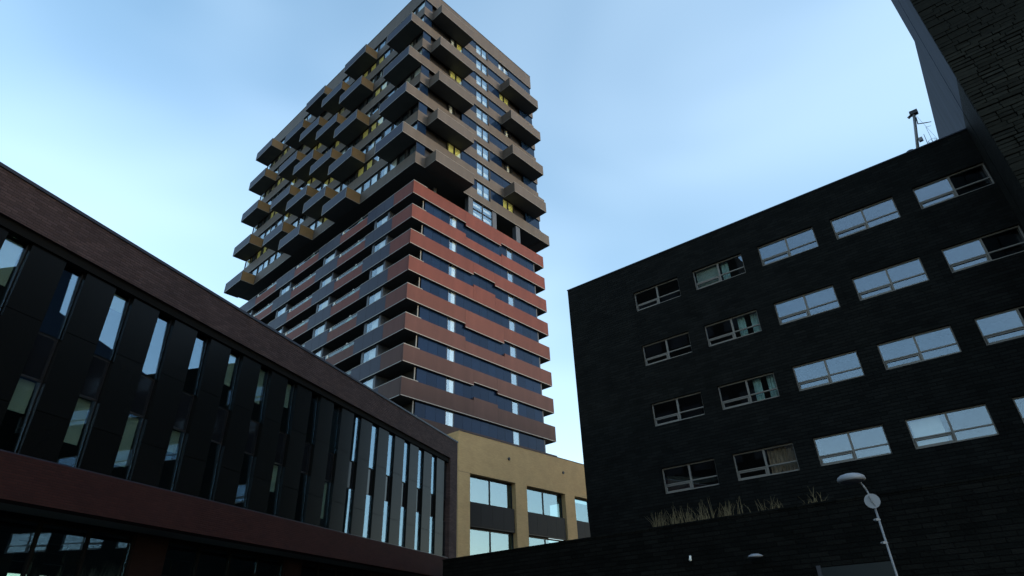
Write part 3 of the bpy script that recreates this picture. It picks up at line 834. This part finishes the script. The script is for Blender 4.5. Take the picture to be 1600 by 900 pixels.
# saucer lamp and camera on the podium wall
def on_wall(px, py):
    r = ray(px, py); d = Vector((math.sin(R(AZW)), math.cos(R(AZW)), 0)); n = Vector((d.y, -d.x, 0))
    t = (PW0 - CAM).dot(n) / r.dot(n); return CAM + r * t, n
p, n = on_wall(1187, 871)
c = p + n * 0.45
wl = thing('wall_lamp', 'pale saucer lamp on a short arm fixed to the low black wall', 'lamp', c, 0); wl.rotation_euler = (0, 0, 0)
MB().lathe((0, 0, 0), [(0.0, 0.10), (0.14, 0.09), (0.25, 0.04), (0.28, 0.0), (0.24, -0.03), (0.0, -0.04)], 26).build('lamp_head', lamp_white, wl, True)
MB().tube((0, 0, 0.02), tuple(p - c - n * 0.0 + Vector((0, 0, 0.02))), 0.02, seg=8).build('arm', dark_metal, wl)
p, n = on_wall(1081, 873)
c = p + n * 0.12
wc = thing('wall_camera', 'tiny white camera on the low black wall below the dry grass', 'camera', c, 0); wc.rotation_euler = (0, 0, 0)
MB().tube((0.0, 0, 0.09), tuple(Vector((0.02, 0, -0.09)) + n * 0.10), 0.045, 0.055, 12).build('housing', white_spot, wc, True)
MB().tube((0, 0, 0.05), tuple(-n * 0.12 + Vector((0, 0, 0.05))), 0.015, seg=8).build('bracket', dark_metal, wc)

# roof mast and vent on the black office block
def roofp(u, z, y=0.35): return RB0 + Vector((0.79710, -0.60385, 0)) * u + Vector((0.60385, 0.79710, 0)) * y + Vector((0, 0, z))
mb = roofp(21.12, ROOF + 0.06)
ma = thing('roof_mast', 'leaning roof mast with camera head and bent arm on the black office block', 'mast', mb, AZR)
MB().tube((0, 0, 0), (0.55, 0, 2.25), 0.075, 0.07, 10).build('pole', galv, ma, True)
MB().box(0.40, 0.76, -0.12, 0.12, 2.27, 2.48).tube((0.44, 0, 2.3), (0.28, 0, 2.2), 0.06, 0.075, 10).build('camera_head', dark_metal, ma)
MB().tube((0.58, 0, 2.05), (0.52, 0, 1.62), 0.025, seg=8).tube((0.52, 0, 1.62), (0.90, 0, 1.47), 0.025, seg=8).tube((0.90, 0, 1.47), (1.06, 0, 1.42), 0.02, seg=8).build('bent_arm', dark_metal, ma)
MB().box(0.24, 0.42, -0.08, 0.08, 0.55, 0.75).build('junction_box', galv, ma)
MB().tube((0.60, 0, 2.25), (0.98, 0, 0.10), 0.006, seg=6).build('stay_wire', galv, ma)
vb = roofp(21.75, ROOF + 0.06, 0.45)
va = thing('roof_vent', 'small roof vent with wire basket and aerial beside the leaning mast', 'roof vent', vb, AZR)
MB().box(-0.42, 0.36, -0.15, 0.25, 0.0, 0.12).box(-0.30, 0.30, -0.1, 0.2, 0.12, 0.18).build('housing', galv, va)
bsk = MB()
for q in range(7):
    t = math.pi * 2 * q / 7
    bsk.tube((0.12 + 0.12 * math.cos(t), 0.05 + 0.12 * math.sin(t), 0.18), (0.12 + 0.19 * math.cos(t), 0.05 + 0.19 * math.sin(t), 0.42), 0.008, seg=6)
    t2 = math.pi * 2 * (q + 1) / 7
    bsk.tube((0.12 + 0.19 * math.cos(t), 0.05 + 0.19 * math.sin(t), 0.42), (0.12 + 0.19 * math.cos(t2), 0.05 + 0.19 * math.sin(t2), 0.42), 0.008, seg=6)
bsk.build('wire_basket', galv, va)
MB().tube((-0.12, 0, 0.18), (-0.08, 0, 0.95), 0.016, 0.012, 8).build('aerial', dark_metal, va)
MB().tube((0.12, 0.05, 0.18), (0.14, 0.05, 1.35), 0.008, seg=6).tube((0.14, 0.05, 1.35), (0.36, 0.05, 1.30), 0.008, seg=6).build('whip_aerial', dark_metal, va)
cb = roofp(20.82, ROOF + 0.06, 0.3)
cv = thing('roof_cowl', 'low rounded roof cowl left of the leaning mast', 'roof cowl', cb, AZR)
MB().lathe((0, 0, 0), [(0.24, 0.0), (0.24, 0.07), (0.20, 0.16), (0.10, 0.22), (0.0, 0.23)], 20).build('hood', dark_metal, cv, True)
MB().lathe((0, 0, 0), [(0.30, -0.004), (0.30, 0.03), (0.242, 0.035)], 20).build('flange', galv, cv, True)

# ------------------------------------------------------------------ dark tower left of the street, seen only mirrored in the office block's left windows
dt = thing('mirrored_tower', 'dark tower block out of frame, mirrored in the left windows of the office block', 'tower', (-21.0, 1.5, 0), 306.0)
box('wall', brick_black, dt, 0, 24, 0, 14, 0, 47)
for k in range(13):
    for q in range(6):
        cbox('window', frame_dark, dt, 1.2 + 3.8 * q, 3.6 + 3.8 * q, -0.06, -0.002, 3.0 + 3.3 * k, 4.6 + 3.3 * k)
